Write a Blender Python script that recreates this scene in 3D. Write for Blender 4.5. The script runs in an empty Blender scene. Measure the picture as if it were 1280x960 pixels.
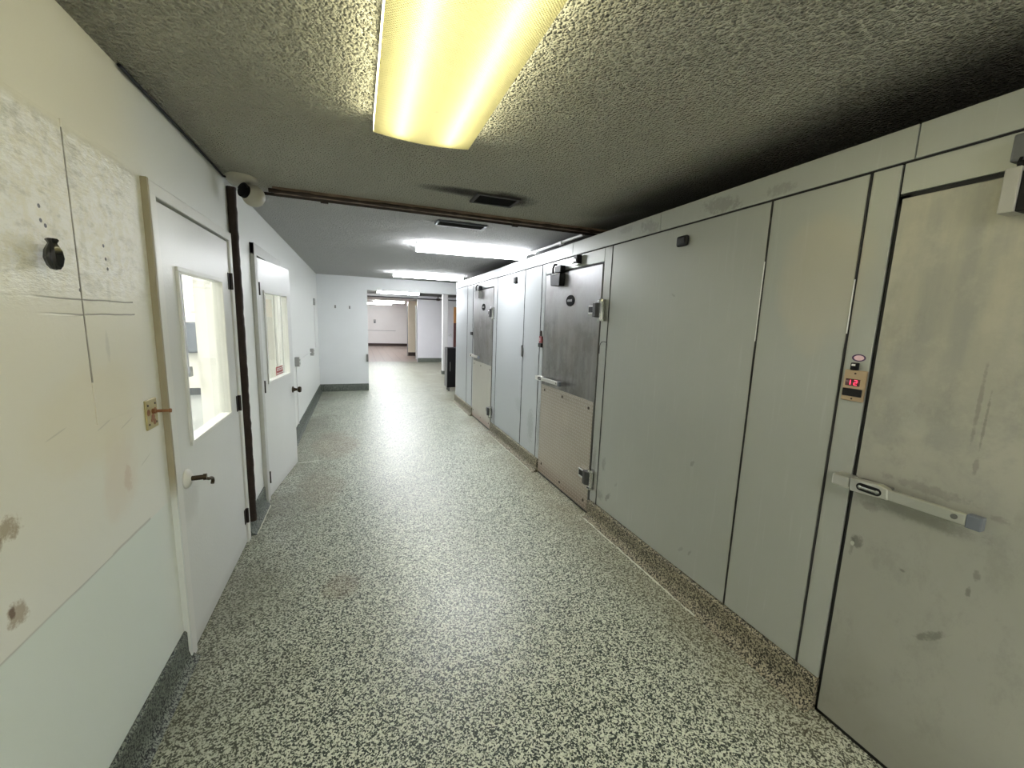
import bpy, bmesh, math, random
from mathutils import Vector, Matrix
random.seed(7)
S = bpy.context.scene
C = S.collection

# ------------------------------------------------------------------ helpers
WLOC = {}          # world location of every object (all rotations are on roots only)

def _off(parent):
    return WLOC[parent.name] if parent else Vector((0, 0, 0))

def link(name, bm, mat, parent=None, smooth=False, kind=None, origin=None):
    """geometry in bm is in world coordinates; the object gets a sensible origin"""
    bmesh.ops.recalc_face_normals(bm, faces=bm.faces[:])
    me = bpy.data.meshes.new(name)
    if parent:
        w = WLOC[parent.name].copy()
    elif origin is not None:
        w = Vector(origin)
    else:
        xs = [v.co for v in bm.verts]
        lo = Vector((min(c[i] for c in xs) for i in range(3))); hi = Vector((max(c[i] for c in xs) for i in range(3)))
        w = Vector(((lo.x+hi.x)/2, (lo.y+hi.y)/2, lo.z))
    for v in bm.verts: v.co -= w
    bm.to_mesh(me); bm.free()
    if smooth:
        for p in me.polygons: p.use_smooth = True
        try: me.set_sharp_from_angle(angle=math.radians(40))
        except Exception: pass
    mats = mat if isinstance(mat, (list, tuple)) else [mat]
    for m in mats: me.materials.append(m)
    o = bpy.data.objects.new(name, me); C.objects.link(o)
    if parent: o.parent = parent
    else: o.location = w
    WLOC[o.name] = w
    if kind: o['kind'] = kind
    return o

def empty(name, loc, label=None, cat=None, group=None, kind=None):
    o = bpy.data.objects.new(name, None); C.objects.link(o)
    o.empty_display_size = .1
    o.location = loc; WLOC[o.name] = Vector(loc)
    return tag(o, label, cat, group, kind)

def tag(o, label=None, cat=None, group=None, kind=None):
    if label: o['label'] = label
    if cat: o['category'] = cat
    if group: o['group'] = group
    if kind: o['kind'] = kind
    return o

def copy_tree(o, parent=None):
    c = o.copy(); C.objects.link(c); c.parent = parent
    WLOC[c.name] = WLOC[o.name].copy()
    for ch in list(o.children):
        copy_tree(ch, c)
    return c

def NB(): return bmesh.new()

def box(bm, x0, x1, y0, y1, z0, z1, bev=0, seg=2, mi=0):
    t = bmesh.new()
    bmesh.ops.create_cube(t, size=1)
    for v in t.verts:
        v.co = Vector(((x0+x1)/2+v.co.x*(x1-x0), (y0+y1)/2+v.co.y*(y1-y0), (z0+z1)/2+v.co.z*(z1-z0)))
    if bev:
        bmesh.ops.bevel(t, geom=t.edges[:], offset=bev, segments=seg, affect='EDGES', profile=.5)
    return merge(bm, t, mi)

def merge(bm, t, mi=0, mat=None):
    if mat is not None: bmesh.ops.transform(t, matrix=mat, verts=t.verts[:])
    m = {v: bm.verts.new(v.co) for v in t.verts}
    for f in t.faces:
        try:
            nf = bm.faces.new([m[v] for v in f.verts]); nf.material_index = mi
        except ValueError: pass
    t.free()
    return bm

def tube(bm, pts, r, seg=10, rr=None, cap=True, mi=0):
    pts = [Vector(p) for p in pts]
    rings = []; n = len(pts)
    up = None
    for i, p in enumerate(pts):
        d = (pts[min(i+1, n-1)] - pts[max(i-1, 0)]).normalized()
        if up is None:
            up = Vector((0, 0, 1)) if abs(d.z) < .9 else Vector((0, 1, 0))
        a = d.cross(up).normalized(); b = a.cross(d).normalized(); up = b
        R = rr[i] if rr else r
        rings.append([bm.verts.new(p + a*R*math.cos(2*math.pi*k/seg) + b*R*math.sin(2*math.pi*k/seg)) for k in range(seg)])
    for i in range(n-1):
        for k in range(seg):
            f = bm.faces.new((rings[i][k], rings[i][(k+1) % seg], rings[i+1][(k+1) % seg], rings[i+1][k])); f.material_index = mi
    if cap:
        bm.faces.new(rings[0]).material_index = mi; bm.faces.new(rings[-1]).material_index = mi
    return bm

def lathe(bm, prof, origin, axis='x', seg=24, mi=0):
    """prof: (distance along axis, radius)"""
    o = Vector(origin)
    ax = {'x': (Vector((1,0,0)), Vector((0,1,0)), Vector((0,0,1))), '-x': (Vector((-1,0,0)), Vector((0,1,0)), Vector((0,0,1))),
          'z': (Vector((0,0,1)), Vector((1,0,0)), Vector((0,1,0))), '-z': (Vector((0,0,-1)), Vector((1,0,0)), Vector((0,1,0))),
          '-y': (Vector((0,-1,0)), Vector((1,0,0)), Vector((0,0,1)))}
    D, A, B = ax[axis] if isinstance(axis, str) else axis
    rings = []
    for d, r in prof:
        if r < 1e-6: rings.append([bm.verts.new(o + D*d)])
        else: rings.append([bm.verts.new(o + D*d + A*r*math.cos(2*math.pi*k/seg) + B*r*math.sin(2*math.pi*k/seg)) for k in range(seg)])
    for p, q in zip(rings, rings[1:]):
        for k in range(seg):
            k2 = (k+1) % seg
            if len(p) == 1 and len(q) == 1: continue
            if len(p) == 1: vs = (p[0], q[k2], q[k])
            elif len(q) == 1: vs = (p[k], p[k2], q[0])
            else: vs = (p[k], p[k2], q[k2], q[k])
            bm.faces.new(vs).material_index = mi
    for r in (rings[0], rings[-1]):
        if len(r) > 2: bm.faces.new(r).material_index = mi
    return bm

def prism(bm, poly, axis, a, b, mi=0, bev=0):
    """poly in the two other axes (order y,z / x,z / x,y), extruded from a to b along axis"""
    t = bmesh.new()
    def P(p, q):
        return {'x': (q, p[0], p[1]), 'y': (p[0], q, p[1]), 'z': (p[0], p[1], q)}[axis]
    A = [t.verts.new(P(p, a)) for p in poly]; B = [t.verts.new(P(p, b)) for p in poly]
    t.faces.new(A); t.faces.new(B[::-1])
    n = len(poly)
    for i in range(n): t.faces.new((A[i], A[(i+1) % n], B[(i+1) % n], B[i]))
    bmesh.ops.recalc_face_normals(t, faces=t.faces[:])
    if bev: bmesh.ops.bevel(t, geom=t.edges[:], offset=bev, segments=2, affect='EDGES', profile=.5)
    return merge(bm, t, mi)

# ------------------------------------------------------------------ material language
class Nt:
    def __init__(s, name):
        s.m = bpy.data.materials.new(name); s.m.use_nodes = True
        s.t = s.m.node_tree; s.t.nodes.clear()
        s.out = s.t.nodes.new('ShaderNodeOutputMaterial')
        s.geo = s.t.nodes.new('ShaderNodeNewGeometry')
        sp = s.t.nodes.new('ShaderNodeSeparateXYZ'); s.t.links.new(s.geo.outputs['Position'], sp.inputs[0])
        s.X, s.Y, s.Z = sp.outputs
        s.P = s.geo.outputs['Position']
    def put(s, sock, v):
        if hasattr(v, 'node') and hasattr(v, 'is_output'): s.t.links.new(v, sock)
        elif v is not None:
            try: sock.default_value = v
            except Exception:
                sock.default_value = (*v, 1) if hasattr(v, '__len__') and len(v) == 3 else v
    def math(s, op, a, b=0., clamp=False):
        n = s.t.nodes.new('ShaderNodeMath'); n.operation = op; n.use_clamp = clamp
        s.put(n.inputs[0], a); s.put(n.inputs[1], b); return n.outputs[0]
    def add(s, a, b): return s.math('ADD', a, b)
    def sub(s, a, b): return s.math('SUBTRACT', a, b)
    def mul(s, a, b): return s.math('MULTIPLY', a, b)
    def mx(s, a, b): return s.math('MAXIMUM', a, b)
    def mn(s, a, b): return s.math('MINIMUM', a, b)
    def step(s, v, lo, hi):          # smooth 0..1 as v goes lo..hi (lo may be > hi)
        n = s.t.nodes.new('ShaderNodeMapRange'); n.interpolation_type = 'SMOOTHSTEP'
        s.put(n.inputs[0], v)
        if lo < hi: n.inputs[1].default_value, n.inputs[2].default_value, n.inputs[3].default_value, n.inputs[4].default_value = lo, hi, 0, 1
        else: n.inputs[1].default_value, n.inputs[2].default_value, n.inputs[3].default_value, n.inputs[4].default_value = hi, lo, 1, 0
        return n.outputs[0]
    def vec(s, sx=1, sy=1, sz=1):
        n = s.t.nodes.new('ShaderNodeVectorMath'); n.operation = 'MULTIPLY'
        s.t.links.new(s.P, n.inputs[0]); n.inputs[1].default_value = (sx, sy, sz); return n.outputs[0]
    def noise(s, scale, detail=3, rough=.55, v=None, dist=0):
        n = s.t.nodes.new('ShaderNodeTexNoise'); n.inputs['Scale'].default_value = scale
        n.inputs['Detail'].default_value = detail; n.inputs['Roughness'].default_value = rough; n.inputs['Distortion'].default_value = dist
        s.t.links.new(v if v is not None else s.P, n.inputs['Vector']); return n.outputs[0]
    def voro(s, scale, v=None, out='Color', feat='F1'):
        n = s.t.nodes.new('ShaderNodeTexVoronoi'); n.feature = feat; n.inputs['Scale'].default_value = scale
        s.t.links.new(v if v is not None else s.P, n.inputs['Vector']); return n.outputs[out]
    def ramp(s, f, stops, interp='LINEAR'):
        n = s.t.nodes.new('ShaderNodeValToRGB'); n.color_ramp.interpolation = interp
        e = n.color_ramp.elements
        while len(e) < len(stops): e.new(.5)
        for el, (p, c) in zip(e, stops): el.position = p; el.color = (*c, 1)
        s.put(n.inputs[0], f); return n.outputs[0]
    def mix(s, f, a, b, mode='MIX'):
        n = s.t.nodes.new('ShaderNodeMix'); n.data_type = 'RGBA'; n.blend_type = mode
        s.put(n.inputs[0], f); s.put(n.inputs[6], a if not isinstance(a, tuple) else (*a, 1)); s.put(n.inputs[7], b if not isinstance(b, tuple) else (*b, 1))
        return n.outputs[2]
    def sep(s, c):
        n = s.t.nodes.new('ShaderNodeSeparateColor'); s.t.links.new(c, n.inputs[0]); return n.outputs
    def blob(s, u, v, u0, v0, ru, rv, soft=.5, wob=None, ang=0):   # soft ellipse mask on (u,v)
        du = s.sub(u, u0); dv = s.sub(v, v0)
        if ang:
            c, q = math.cos(ang), math.sin(ang)
            du, dv = s.add(s.mul(du, c), s.mul(dv, q)), s.sub(s.mul(dv, c), s.mul(du, q))
        a = s.math('POWER', s.math('ABSOLUTE', s.math('DIVIDE', du, ru)), 2.); b = s.math('POWER', s.math('ABSOLUTE', s.math('DIVIDE', dv, rv)), 2.)
        d = s.add(a, b)
        if wob is not None: d = s.add(d, s.mul(s.sub(wob, .5), 3.2))
        return s.step(d, 1., 1.-soft)
    def rect(s, u, v, u0, u1, v0, v1, e=.004):
        a = s.mul(s.step(u, u0-e, u0+e), s.step(u, u1+e, u1-e)); b = s.mul(s.step(v, v0-e, v0+e), s.step(v, v1+e, v1-e))
        return s.mul(a, b)
    def bump(s, h, strength=.3, dist=.01, prev=None):
        n = s.t.nodes.new('ShaderNodeBump'); n.inputs['Strength'].default_value = strength; n.inputs['Distance'].default_value = dist
        s.put(n.inputs['Height'], h)
        if prev is not None: s.t.links.new(prev, n.inputs['Normal'])
        return n.outputs[0]
    def bsdf(s, color, rough=.5, metal=0., normal=None, spec=.5, coat=0., coat_rough=.1, emit=None, estr=0.):
        n = s.t.nodes.new('ShaderNodeBsdfPrincipled')
        s.put(n.inputs['Base Color'], color if not isinstance(color, tuple) else (*color, 1))
        s.put(n.inputs['Roughness'], rough); s.put(n.inputs['Metallic'], metal)
        n.inputs['Specular IOR Level'].default_value = spec
        n.inputs['Coat Weight'].default_value = coat; n.inputs['Coat Roughness'].default_value = coat_rough
        if normal is not None: s.t.links.new(normal, n.inputs['Normal'])
        if emit: n.inputs['Emission Color'].default_value = (*emit, 1); n.inputs['Emission Strength'].default_value = estr
        s.t.links.new(n.outputs[0], s.out.inputs[0])
        return s.m

def plain(name, col, rough=.5, metal=0., var=.08, scale=25, bump=0., **k):
    n = Nt(name)
    f = n.noise(scale, 3)
    c = n.mix(f, tuple(max(0, x*(1-var)) for x in col), tuple(min(1, x*(1+var)) for x in col))
    b = n.bump(n.noise(scale*3, 2), bump, .004) if bump else None
    return n.bsdf(c, rough, metal, b, **k)

# -------------------------------------------- floor: epoxy with vinyl flakes
def flake_color(n, light, mid, dark, s=168):
    r = n.sep(n.voro(s))[0]
    g = n.sep(n.voro(s*1.9))[1]
    r2 = n.add(n.mul(r, .72), n.mul(g, .28))
    return n.ramp(r2, [(0, dark), (.40, mid), (.50, light), (.70, tuple(min(1, c*1.25) for c in light))], 'CONSTANT')

def mat_floor():
    n = Nt('epoxy_flake_floor')
    c = flake_color(n, (.555, .58, .475), (.16, .18, .12), (.014, .025, .020))
    w = n.noise(1.1, 4, .6)
    # old rust tint and traffic dirt; the left edge is also darkened for shade
    st = n.mx(n.blob(n.X, n.Y, -.30, 5.35, .30, .75, .8, w), n.mul(n.blob(n.X, n.Y, -.35, 3.9, .22, .7, .9, w), .8))
    st = n.mx(st, n.mul(n.blob(n.X, n.Y, -.12, 2.35, .13, .14, .9, w), .9))
    c = n.mix(n.mul(st, .35), c, (.20, .13, .07))
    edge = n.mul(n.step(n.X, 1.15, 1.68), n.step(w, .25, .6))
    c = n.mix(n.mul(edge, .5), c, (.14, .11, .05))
    left_shade = n.mul(n.step(n.X, -.05, -.66), n.step(w, .2, .6))
    c = n.mix(n.mul(left_shade, .65), c, (.07, .065, .03))
    h = n.add(n.noise(4.2, 3, .55, n.vec(.55, 1.5, 1)), n.mul(n.noise(55, 2), .14))
    b = n.bump(h, .32, .016)
    seam = n.mul(n.rect(n.X, n.add(n.Y, n.mul(n.noise(3, 2), .05)), .2, 1.72, 8.83, 8.86, .02), .5)
    c = n.mix(seam, c, (.12, .12, .10))
    mark = n.mx(n.blob(n.X, n.Y, -.52, 4.66, .14, .012, .6, None, .15), n.blob(n.X, n.Y, .26, 8.5, .012, .30, .6, None, .12))
    c = n.mix(n.mul(mark, .7), c, (.66, .65, .56))
    rg = n.add(.30, n.mul(n.noise(3, 4), .18))
    return n.bsdf(c, rg, 0, b, spec=.5, coat=.08, coat_rough=.26)

def mat_cove(dark):
    n = Nt('epoxy_flake_cove' if dark else 'epoxy_flake_curb')
    if dark: c = flake_color(n, (.16, .18, .15), (.06, .07, .06), (.018, .022, .022), 210)
    else: c = flake_color(n, (.26, .235, .165), (.09, .08, .052), (.018, .017, .012), 190)
    return n.bsdf(c, .62, 0, n.bump(n.noise(60, 2), .3, .006), spec=.3)

M_floor = mat_floor(); M_cove = mat_cove(True); M_curb = mat_cove(False)

def mat_tile():
    n = Nt('quarry_tile')
    br = n.t.nodes.new('ShaderNodeTexBrick'); n.t.links.new(n.P, br.inputs['Vector'])
    br.inputs['Color1'].default_value = (.36, .28, .235, 1); br.inputs['Color2'].default_value = (.32, .25, .21, 1); br.inputs['Mortar'].default_value = (.20, .15, .12, 1)
    br.inputs['Scale'].default_value = 1; br.inputs['Brick Width'].default_value = .3; br.inputs['Row Height'].default_value = .3; br.inputs['Mortar Size'].default_value = .01
    br.offset = 0
    return n.bsdf(br.outputs['Color'], .3)
M_tile = mat_tile()

# -------------------------------------------- painted left wall
def mat_left_wall():
    n = Nt('old_white_wall_paint')
    w = n.noise(2.2, 4, .6); w2 = n.noise(30, 5, .7)
    white = (.82, .835, .81)
    cream = (.83, .785, .65)
    near = n.step(n.Y, 2.15, 1.75)
    up = n.step(n.Z, .765, .775)
    c = n.mix(n.mul(near, n.mul(up, n.mul(n.step(n.Z, .75, 1.25), n.add(.30, n.mul(w, .5))))), white, cream)
    c = n.mix(n.mul(near, n.mul(up, .2)), c, cream)
    c = n.mix(n.mul(near, n.mul(n.step(n.Z, .775, .765), .9)), c, (.76, .83, .79))
    # rosy and tan patches, old repairs
    c = n.mix(n.mul(n.blob(n.Y, n.Z, 1.68, 1.02, .16, .17, .9, w), .45), c, (.76, .64, .52))
    c = n.mix(n.mul(n.blob(n.Y, n.Z, 1.62, 1.22, .36, .2, .9, w), .35), c, (.80, .72, .52))
    rough_area = n.mul(near, n.mul(n.step(n.Z, 1.52, 1.66), n.step(n.Z, 2.05, 2.02)))
    c = n.mix(n.mul(rough_area, n.step(w2, .38, .6)), c, (.90, .895, .87))
    c = n.mix(n.mul(rough_area, n.mul(n.step(n.noise(22, 5, .7, n.vec(1, .5, 1)), .52, .66), .55)), c, (.50, .50, .44))
    # scuffs with shapes of their own
    for (y, z, a, b, st, col) in [(1.195, 1.052, .045, .035, .75, (.30, .22, .11)), (1.18, .85, .035, .035, .7, (.30, .21, .11)),
                                  (1.165, .862, .010, .016, .85, (.12, .06, .03)), (1.155, 1.03, .02, .02, .6, (.26, .18, .09)), (1.70, .98, .03, .06, .3, (.55, .36, .26)),
                                  (1.66, 1.43, .012, .06, .25, (.4, .4, .36)), (1.70, 1.60, .012, .05, .25, (.4, .4, .36)), (1.60, 1.75, .015, .12, .15, (.45, .45, .40))]:
        c = n.mix(n.mul(n.blob(n.Y, n.Z, y, z, a, b, .8, w2), st), c, col)
    # joints: one upright, two level, and the lower board line
    wy = n.add(n.Y, n.mul(n.sub(n.noise(6, 2), .5), .01)); wz = n.add(n.Z, n.mul(n.sub(n.noise(5, 2), .5), .012))
    ln = n.rect(wy, n.Z, 1.556, 1.562, 1.33, 2.035, .002)
    ln = n.mx(ln, n.mul(n.rect(n.Y, wz, 1.0, 1.85, 1.571, 1.575, .002), n.step(n.Y, 1.3, 1.5)))
    ln = n.mx(ln, n.mul(n.rect(n.Y, wz, 1.0, 1.86, 1.529, 1.533, .002), n.step(n.Y, 1.35, 1.55)))
    c = n.mix(n.mul(ln, .8), c, (.14, .13, .11))
    c = n.mix(n.mul(n.rect(n.Y, wz, -3, 1.82, .768, .776, .004), .55), c, (.36, .36, .34))
    for (y, z) in [(1.43, 1.80), (1.43, 1.765), (1.445, 1.755), (1.70, 1.745), (1.705, 1.705), (1.71, 1.675), (1.555, 1.60)]:
        c = n.mix(n.blob(n.Y, n.Z, y, z, .006, .006, .4), c, (.03, .028, .025))
    for (y0, z0, a) in [(1.60, 1.19, .25), (1.73, 1.165, .28), (1.83, 1.0, .3), (1.38, 1.22, .2)]:
        c = n.mix(n.mul(n.blob(n.Y, n.Z, y0, z0, .05, .003, .6, None, a), .28), c, (.35, .33, .28))
    hb = n.mul(rough_area, n.mul(n.noise(60, 4, .68, n.vec(1, .35, 1)), 1.6))
    hb = n.add(hb, n.mul(n.noise(60, 3), .10))
    hb = n.sub(hb, n.mul(ln, .6))
    b = n.bump(hb, .5, .008)
    return n.bsdf(c, n.add(.28, n.mul(w2, .16)), 0, b, spec=.5)
M_lwall = mat_left_wall()

def mat_wall(name, col, rough=.45, blocks=False):
    n = Nt(name)
    c = n.mix(n.noise(3, 4), tuple(x*.96 for x in col), tuple(min(1, x*1.03) for x in col))
    h = n.noise(70, 3)
    return n.bsdf(c, rough, 0, n.bump(h, .12, .004))
M_ewall = mat_wall('white_wall_paint', (.72, .74, .75))
M_fwall = mat_wall('far_wall_paint', (.86, .85, .84))
M_gwall = mat_wall('grey_lilac_wall', (.70, .69, .73))
M_creamw = mat_wall('cream_wall', (.86, .78, .62))
M_sidew = mat_wall('side_room_wall', (.88, .87, .82))

def mat_ceiling():
    n = Nt('popcorn_ceiling')
    v = n.voro(66, out='Distance'); v2 = n.voro(125, out='Distance')
    h = n.add(n.step(v, .55, .1), n.mul(n.step(v2, .6, .1), .5)); h = n.add(h, n.mul(n.noise(40, 3), .6))
    w = n.noise(1.3, 4, .6)
    base = n.mix(w, (.50, .49, .41), (.58, .57, .49))
    far = n.step(n.Y, 3.2, 3.35)
    base = n.mix(far, base, (.62, .62, .62))
    soot_shade = n.blob(n.X, n.Y, .66, 2.72, .34, .10, .95, n.add(.33, n.mul(n.noise(4, 3), .34)))
    soot_shade = n.mx(soot_shade, n.blob(n.X, n.Y, .93, 2.76, .28, .19, .9, n.add(.38, n.mul(n.noise(14, 3), .24))))
    soot_shade = n.mx(soot_shade, n.blob(n.X, n.Y, .86, 3.60, .29, .13, .8, n.add(.38, n.mul(n.noise(14, 3), .24))))
    soot_shade = n.mx(soot_shade, n.mul(n.mul(n.step(n.X, 1.38, 1.85), n.step(n.add(n.Y, n.mul(w, .8)), 3.7, 2.6)), .93))  # this band and the next paint shade over the cooler, with some soot
    soot_shade = n.mx(soot_shade, n.mul(n.step(n.X, 1.62, 2.0), .8))
    soot_shade = n.mx(soot_shade, n.mul(n.mul(n.step(n.X, -.55, -.74), n.step(n.Y, 3.2, 3.1)), .35))  # slightly darker toward the left wall, before the strip
    c = n.mix(n.mul(soot_shade, .93), base, (.030, .024, .018))
    speck = n.step(n.voro(20, out='Distance'), .05, .02)
    c = n.mix(n.mul(speck, .3), c, (.12, .10, .08))
    return n.bsdf(c, .85, 0, n.bump(h, 1., .022), spec=.2)
M_ceil = mat_ceiling()
M_ceil2 = mat_wall('plain_ceiling', (.75, .75, .75), .8)

# -------------------------------------------- cooler metals
def mat_panel():
    n = Nt('grey_cooler_panel')
    w = n.noise(1.5, 4, .6); f = n.noise(38, 4, .7)
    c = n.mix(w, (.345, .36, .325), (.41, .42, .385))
    c = n.mix(n.mul(n.step(n.Y, 2.3, 4.2), .8), c, (.43, .455, .48))  # farther panels painted paler and bluer for reflected ceiling light
    for (y, z, a, b, s_, an) in [(2.45, .27, .055, .022, .55, -.9), (2.56, .24, .06, .05, .35, 0), (2.36, .40, .03, .012, .25, -.9), (2.53, .5, .03, .07, .35, 0), (1.63, .29, .03, .010, .35, -1.), (1.70, .27, .03, .012, .25, -.8),
                           (1.68, .80, .03, .012, .4, -1.), (1.95, 1.74, .02, .008, .3, .5), (3.95, .45, .1, .22, .3, 0), (2.66, .45, .03, .2, .4, 0), (3.74, .5, .05, .3, .4, 0),
                           (2.2, 2.17, .12, .05, .35, .2), (1.66, 2.17, .14, .05, .4, .2), (2.45, 2.2, .1, .03, .25, 0), (1.35, 2.16, .08, .03, .3, 0), (4.3, .6, .15, .1, .15, .3)]:
        c = n.mix(n.mul(n.blob(n.Y, n.Z, y, z, a, b, .9, f, an), s_), c, (.12, .12, .105))
    tan = n.blob(n.Y, n.Z, 1.12, 1.75, .2, .28, .95, w)
    c = n.mix(n.mul(tan, .3), c, (.55, .48, .34))
    streak = n.noise(60, 3, .6, n.vec(1, 1, .05))
    c = n.mix(n.mul(n.step(streak, .55, .8), .12), c, (.6, .62, .63))
    b = n.bump(n.noise(90, 2), .08, .003)
    return n.bsdf(c, n.add(.30, n.mul(f, .15)), .25, b, spec=.5)
M_panel = mat_panel()

def mat_door_steel(kind):
    n = Nt('cooler_door_' + kind)
    w = n.noise(2.0, 5, .62); f = n.noise(40, 5, .72)
    st = n.noise(12, 4, .6, n.vec(1, 1, .16))
    if kind == 'beige':
        c = n.mix(w, (.28, .285, .25), (.36, .355, .315))
        top = n.step(n.Z, 1.0, 1.9)
        mo = n.mul(n.step(n.noise(5, 7, .72), .42, .62), n.step(n.Z, .9, 1.25))
        c = n.mix(n.mul(mo, .55), c, (.46, .445, .37))
        c = n.mix(n.mul(n.step(n.noise(7, 7, .75, n.vec(1, 1, .6)), .5, .68), .35), c, (.20, .20, .17))
        c = n.mix(n.mul(top, n.mul(n.step(st, .3, .7), .6)), c, (.50, .47, .36))
        c = n.mix(n.mul(n.step(n.add(n.Z, n.mul(w, .4)), .62, .2), .5), c, (.20, .19, .155))
        for (y, z, a, b, s_, an) in [(.86, .78, .02, .03, .6, 0), (.875, .76, .01, .05, .4, 0), (.62, .58, .015, .06, .5, .8), (.60, 1.17, .007, .035, .3, 0), (.56, .78, .007, .02, .5, 0), (.72, .75, .01, .006, .5, 0), (.55, .84, .01, .02, .4, 0),
                                 (.70, .955, .17, .03, .22, .03), (.70, 1.055, .13, .02, .25, .03), (.62, 1.36, .006, .13, .3, 0), (.60, 1.30, .004, .10, .35, 0), (.84, .93, .04, .02, .3, 0), (.53, 1.03, .03, .012, .25, 0)]:  # long smears by the latch bar paint its soft shadow
            c = n.mix(n.mul(n.blob(n.Y, n.Z, y, z, a, b, .9, f, an), s_), c, (.07, .07, .06))
        for (y, z, a, b, s_) in [(.80, 1.36, .05, .09, .16), (.76, 1.25, .05, .05, .16), (.875, .765, .008, .012, .7)]:
            c = n.mix(n.mul(n.blob(n.Y, n.Z, y, z, a, b, .9, f), s_), c, (.56, .56, .48))
        return n.bsdf(c, n.add(.34, n.mul(f, .2)), .25, n.bump(n.noise(70, 3), .12, .003))
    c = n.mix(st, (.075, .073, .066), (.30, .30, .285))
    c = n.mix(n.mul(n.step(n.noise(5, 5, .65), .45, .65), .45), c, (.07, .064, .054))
    c = n.mix(n.mul(n.step(n.add(n.Z, n.mul(n.sub(w, .5), .5)), 1.42, 1.85), .75), c, (.46, .46, .48))  # paler upper part paints light reflected in the steel
    c = n.mix(n.mul(n.step(w, .45, .7), .35), c, (.16, .13, .095))
    return n.bsdf(c, n.add(.28, n.mul(f, .22)), .6, n.bump(n.noise(80, 2), .08, .003))
M_dbeige = mat_door_steel('beige'); M_dsteel = mat_door_steel('stainless')

def mat_tread():
    n = Nt('diamond_tread_plate')
    # raised lozenges in alternating directions, from the plate's own plane
    u = n.mul(n.Y, 34.); v = n.mul(n.Z, 34.)
    fu = n.math('FRACT', u); fv = n.math('FRACT', v)
    par = n.math('FRACT', n.mul(n.add(n.math('FLOOR', u), n.math('FLOOR', v)), .5))
    du = n.sub(fu, .5); dv = n.sub(fv, .5)
    a = n.add(du, dv); b = n.sub(du, dv)
    p = n.mul(par, 2.)
    long_ = n.add(n.mul(a, p), n.mul(b, n.sub(1., p))); short = n.add(n.mul(b, p), n.mul(a, n.sub(1., p)))
    d = n.add(n.math('POWER', n.math('ABSOLUTE', n.mul(long_, 1.55)), 2.), n.math('POWER', n.math('ABSOLUTE', n.mul(short, 3.6)), 2.))
    h = n.step(d, 1., .5)
    w = n.noise(4, 4)
    c = n.mix(w, (.30, .265, .215), (.40, .36, .30))
    c = n.mix(n.mul(n.step(n.Z, .22, .04), .6), c, (.16, .10, .065))
    c = n.mix(n.mul(h, .45), c, (.52, .48, .42))
    return n.bsdf(c, .36, .5, n.bump(h, .8, .004))
M_tread = mat_tread()
def mat_kick():
    n = Nt('plain_kick_plate')
    w = n.noise(5, 4)
    c = n.mix(w, (.40, .385, .33), (.48, .46, .40))
    c = n.mix(n.mul(n.step(n.add(n.Z, n.mul(w, .1)), .26, .08), .7), c, (.24, .13, .09))
    return n.bsdf(c, .4, .35, n.bump(n.noise(60, 2), .1, .003))
M_kick = mat_kick()

M_black = plain('black_gasket', (.006, .006, .006), .6)
M_matblk = plain('matt_black', (.006, .006, .007), .8, spec=.12)
M_blackp = plain('black_plastic', (.006, .006, .007), .5, spec=.25)
M_gloss = plain('glossy_black', (.006, .006, .007), .15, coat=.3)
M_chrome = plain('chrome', (.62, .62, .61), .16, 1.)
M_alu = plain('satin_cast_metal', (.66, .65, .60), .28, .9)
M_dull = plain('dull_grey_metal', (.22, .22, .215), .35, .8)
M_knuckle = plain('dark_hinge_metal', (.07, .07, .07), .3, .8)
M_seam = plain('dark_seam_shade', (.020, .019, .017), .8)
M_screw = plain('rusty_screw', (.045, .03, .02), .5, .4)
M_door = None
def mat_door_paint():
    n = Nt('white_door_paint')
    w = n.noise(3, 4, .6); o = n.noise(75, 3)
    c = n.mix(w, (.66, .675, .655), (.72, .73, .71))
    dirt = n.blob(n.Y, n.Z, 2.16, .70, .13, .12, .95, w)
    c = n.mix(n.mul(dirt, .3), c, (.42, .41, .37))
    c = n.mix(n.mul(n.step(n.Z, .10, .02), .35), c, (.4, .39, .35))
    return n.bsdf(c, .3, 0, n.bump(o, .22, .005), spec=.5)
M_door = mat_door_paint()
M_trim = plain('casing_paint', (.74, .745, .72), .35, 0, .03, 8)
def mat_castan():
    n = Nt('casing_side_shade')  # tan upper part paints the shade on the casing's near side
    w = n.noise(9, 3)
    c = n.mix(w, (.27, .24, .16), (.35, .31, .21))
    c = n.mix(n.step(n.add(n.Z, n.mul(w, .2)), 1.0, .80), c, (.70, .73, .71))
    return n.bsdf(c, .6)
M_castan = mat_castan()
M_rust = plain('rusted_black_iron', (.030, .018, .012), .7, .3, .6, 14, .5)
M_rustb = plain('rusted_brown_iron', (.21, .15, .11), .7, .3, .5, 11, .5)
M_wpaint = plain('white_enamel', (.78, .78, .75), .35, 0, .03)
M_beigep = plain('old_beige_plastic', (.42, .40, .33), .45, 0, .05)
M_brass = plain('tarnished_brass', (.055, .040, .022), .38, .8, .3)
M_gold = plain('yellowed_plate', (.42, .36, .17), .35, .3, .15, 40)
M_rustspot = plain('rust_brown', (.24, .10, .035), .7, 0, .4, 60)
M_hinge = plain('dark_bronze_hinge', (.035, .028, .024), .4, .5)
M_copper = plain('bronze_face_plate', (.40, .30, .19), .3, .6, .12, 50)
M_caulk = plain('pale_caulk', (.52, .52, .42), .6, 0, .2, 30)
M_grey = plain('grey_wall_box', (.35, .35, .34), .45, .4)
M_dgrey = plain('dark_grey_box', (.13, .145, .17), .45, .2)
M_cond = plain('grey_conduit', (.34, .35, .37), .4, .5)
M_cond2 = plain('grey_painted_conduit', (.20, .21, .23), .6)
M_wcond = plain('white_conduit', (.78, .78, .77), .35, .1)
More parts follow.
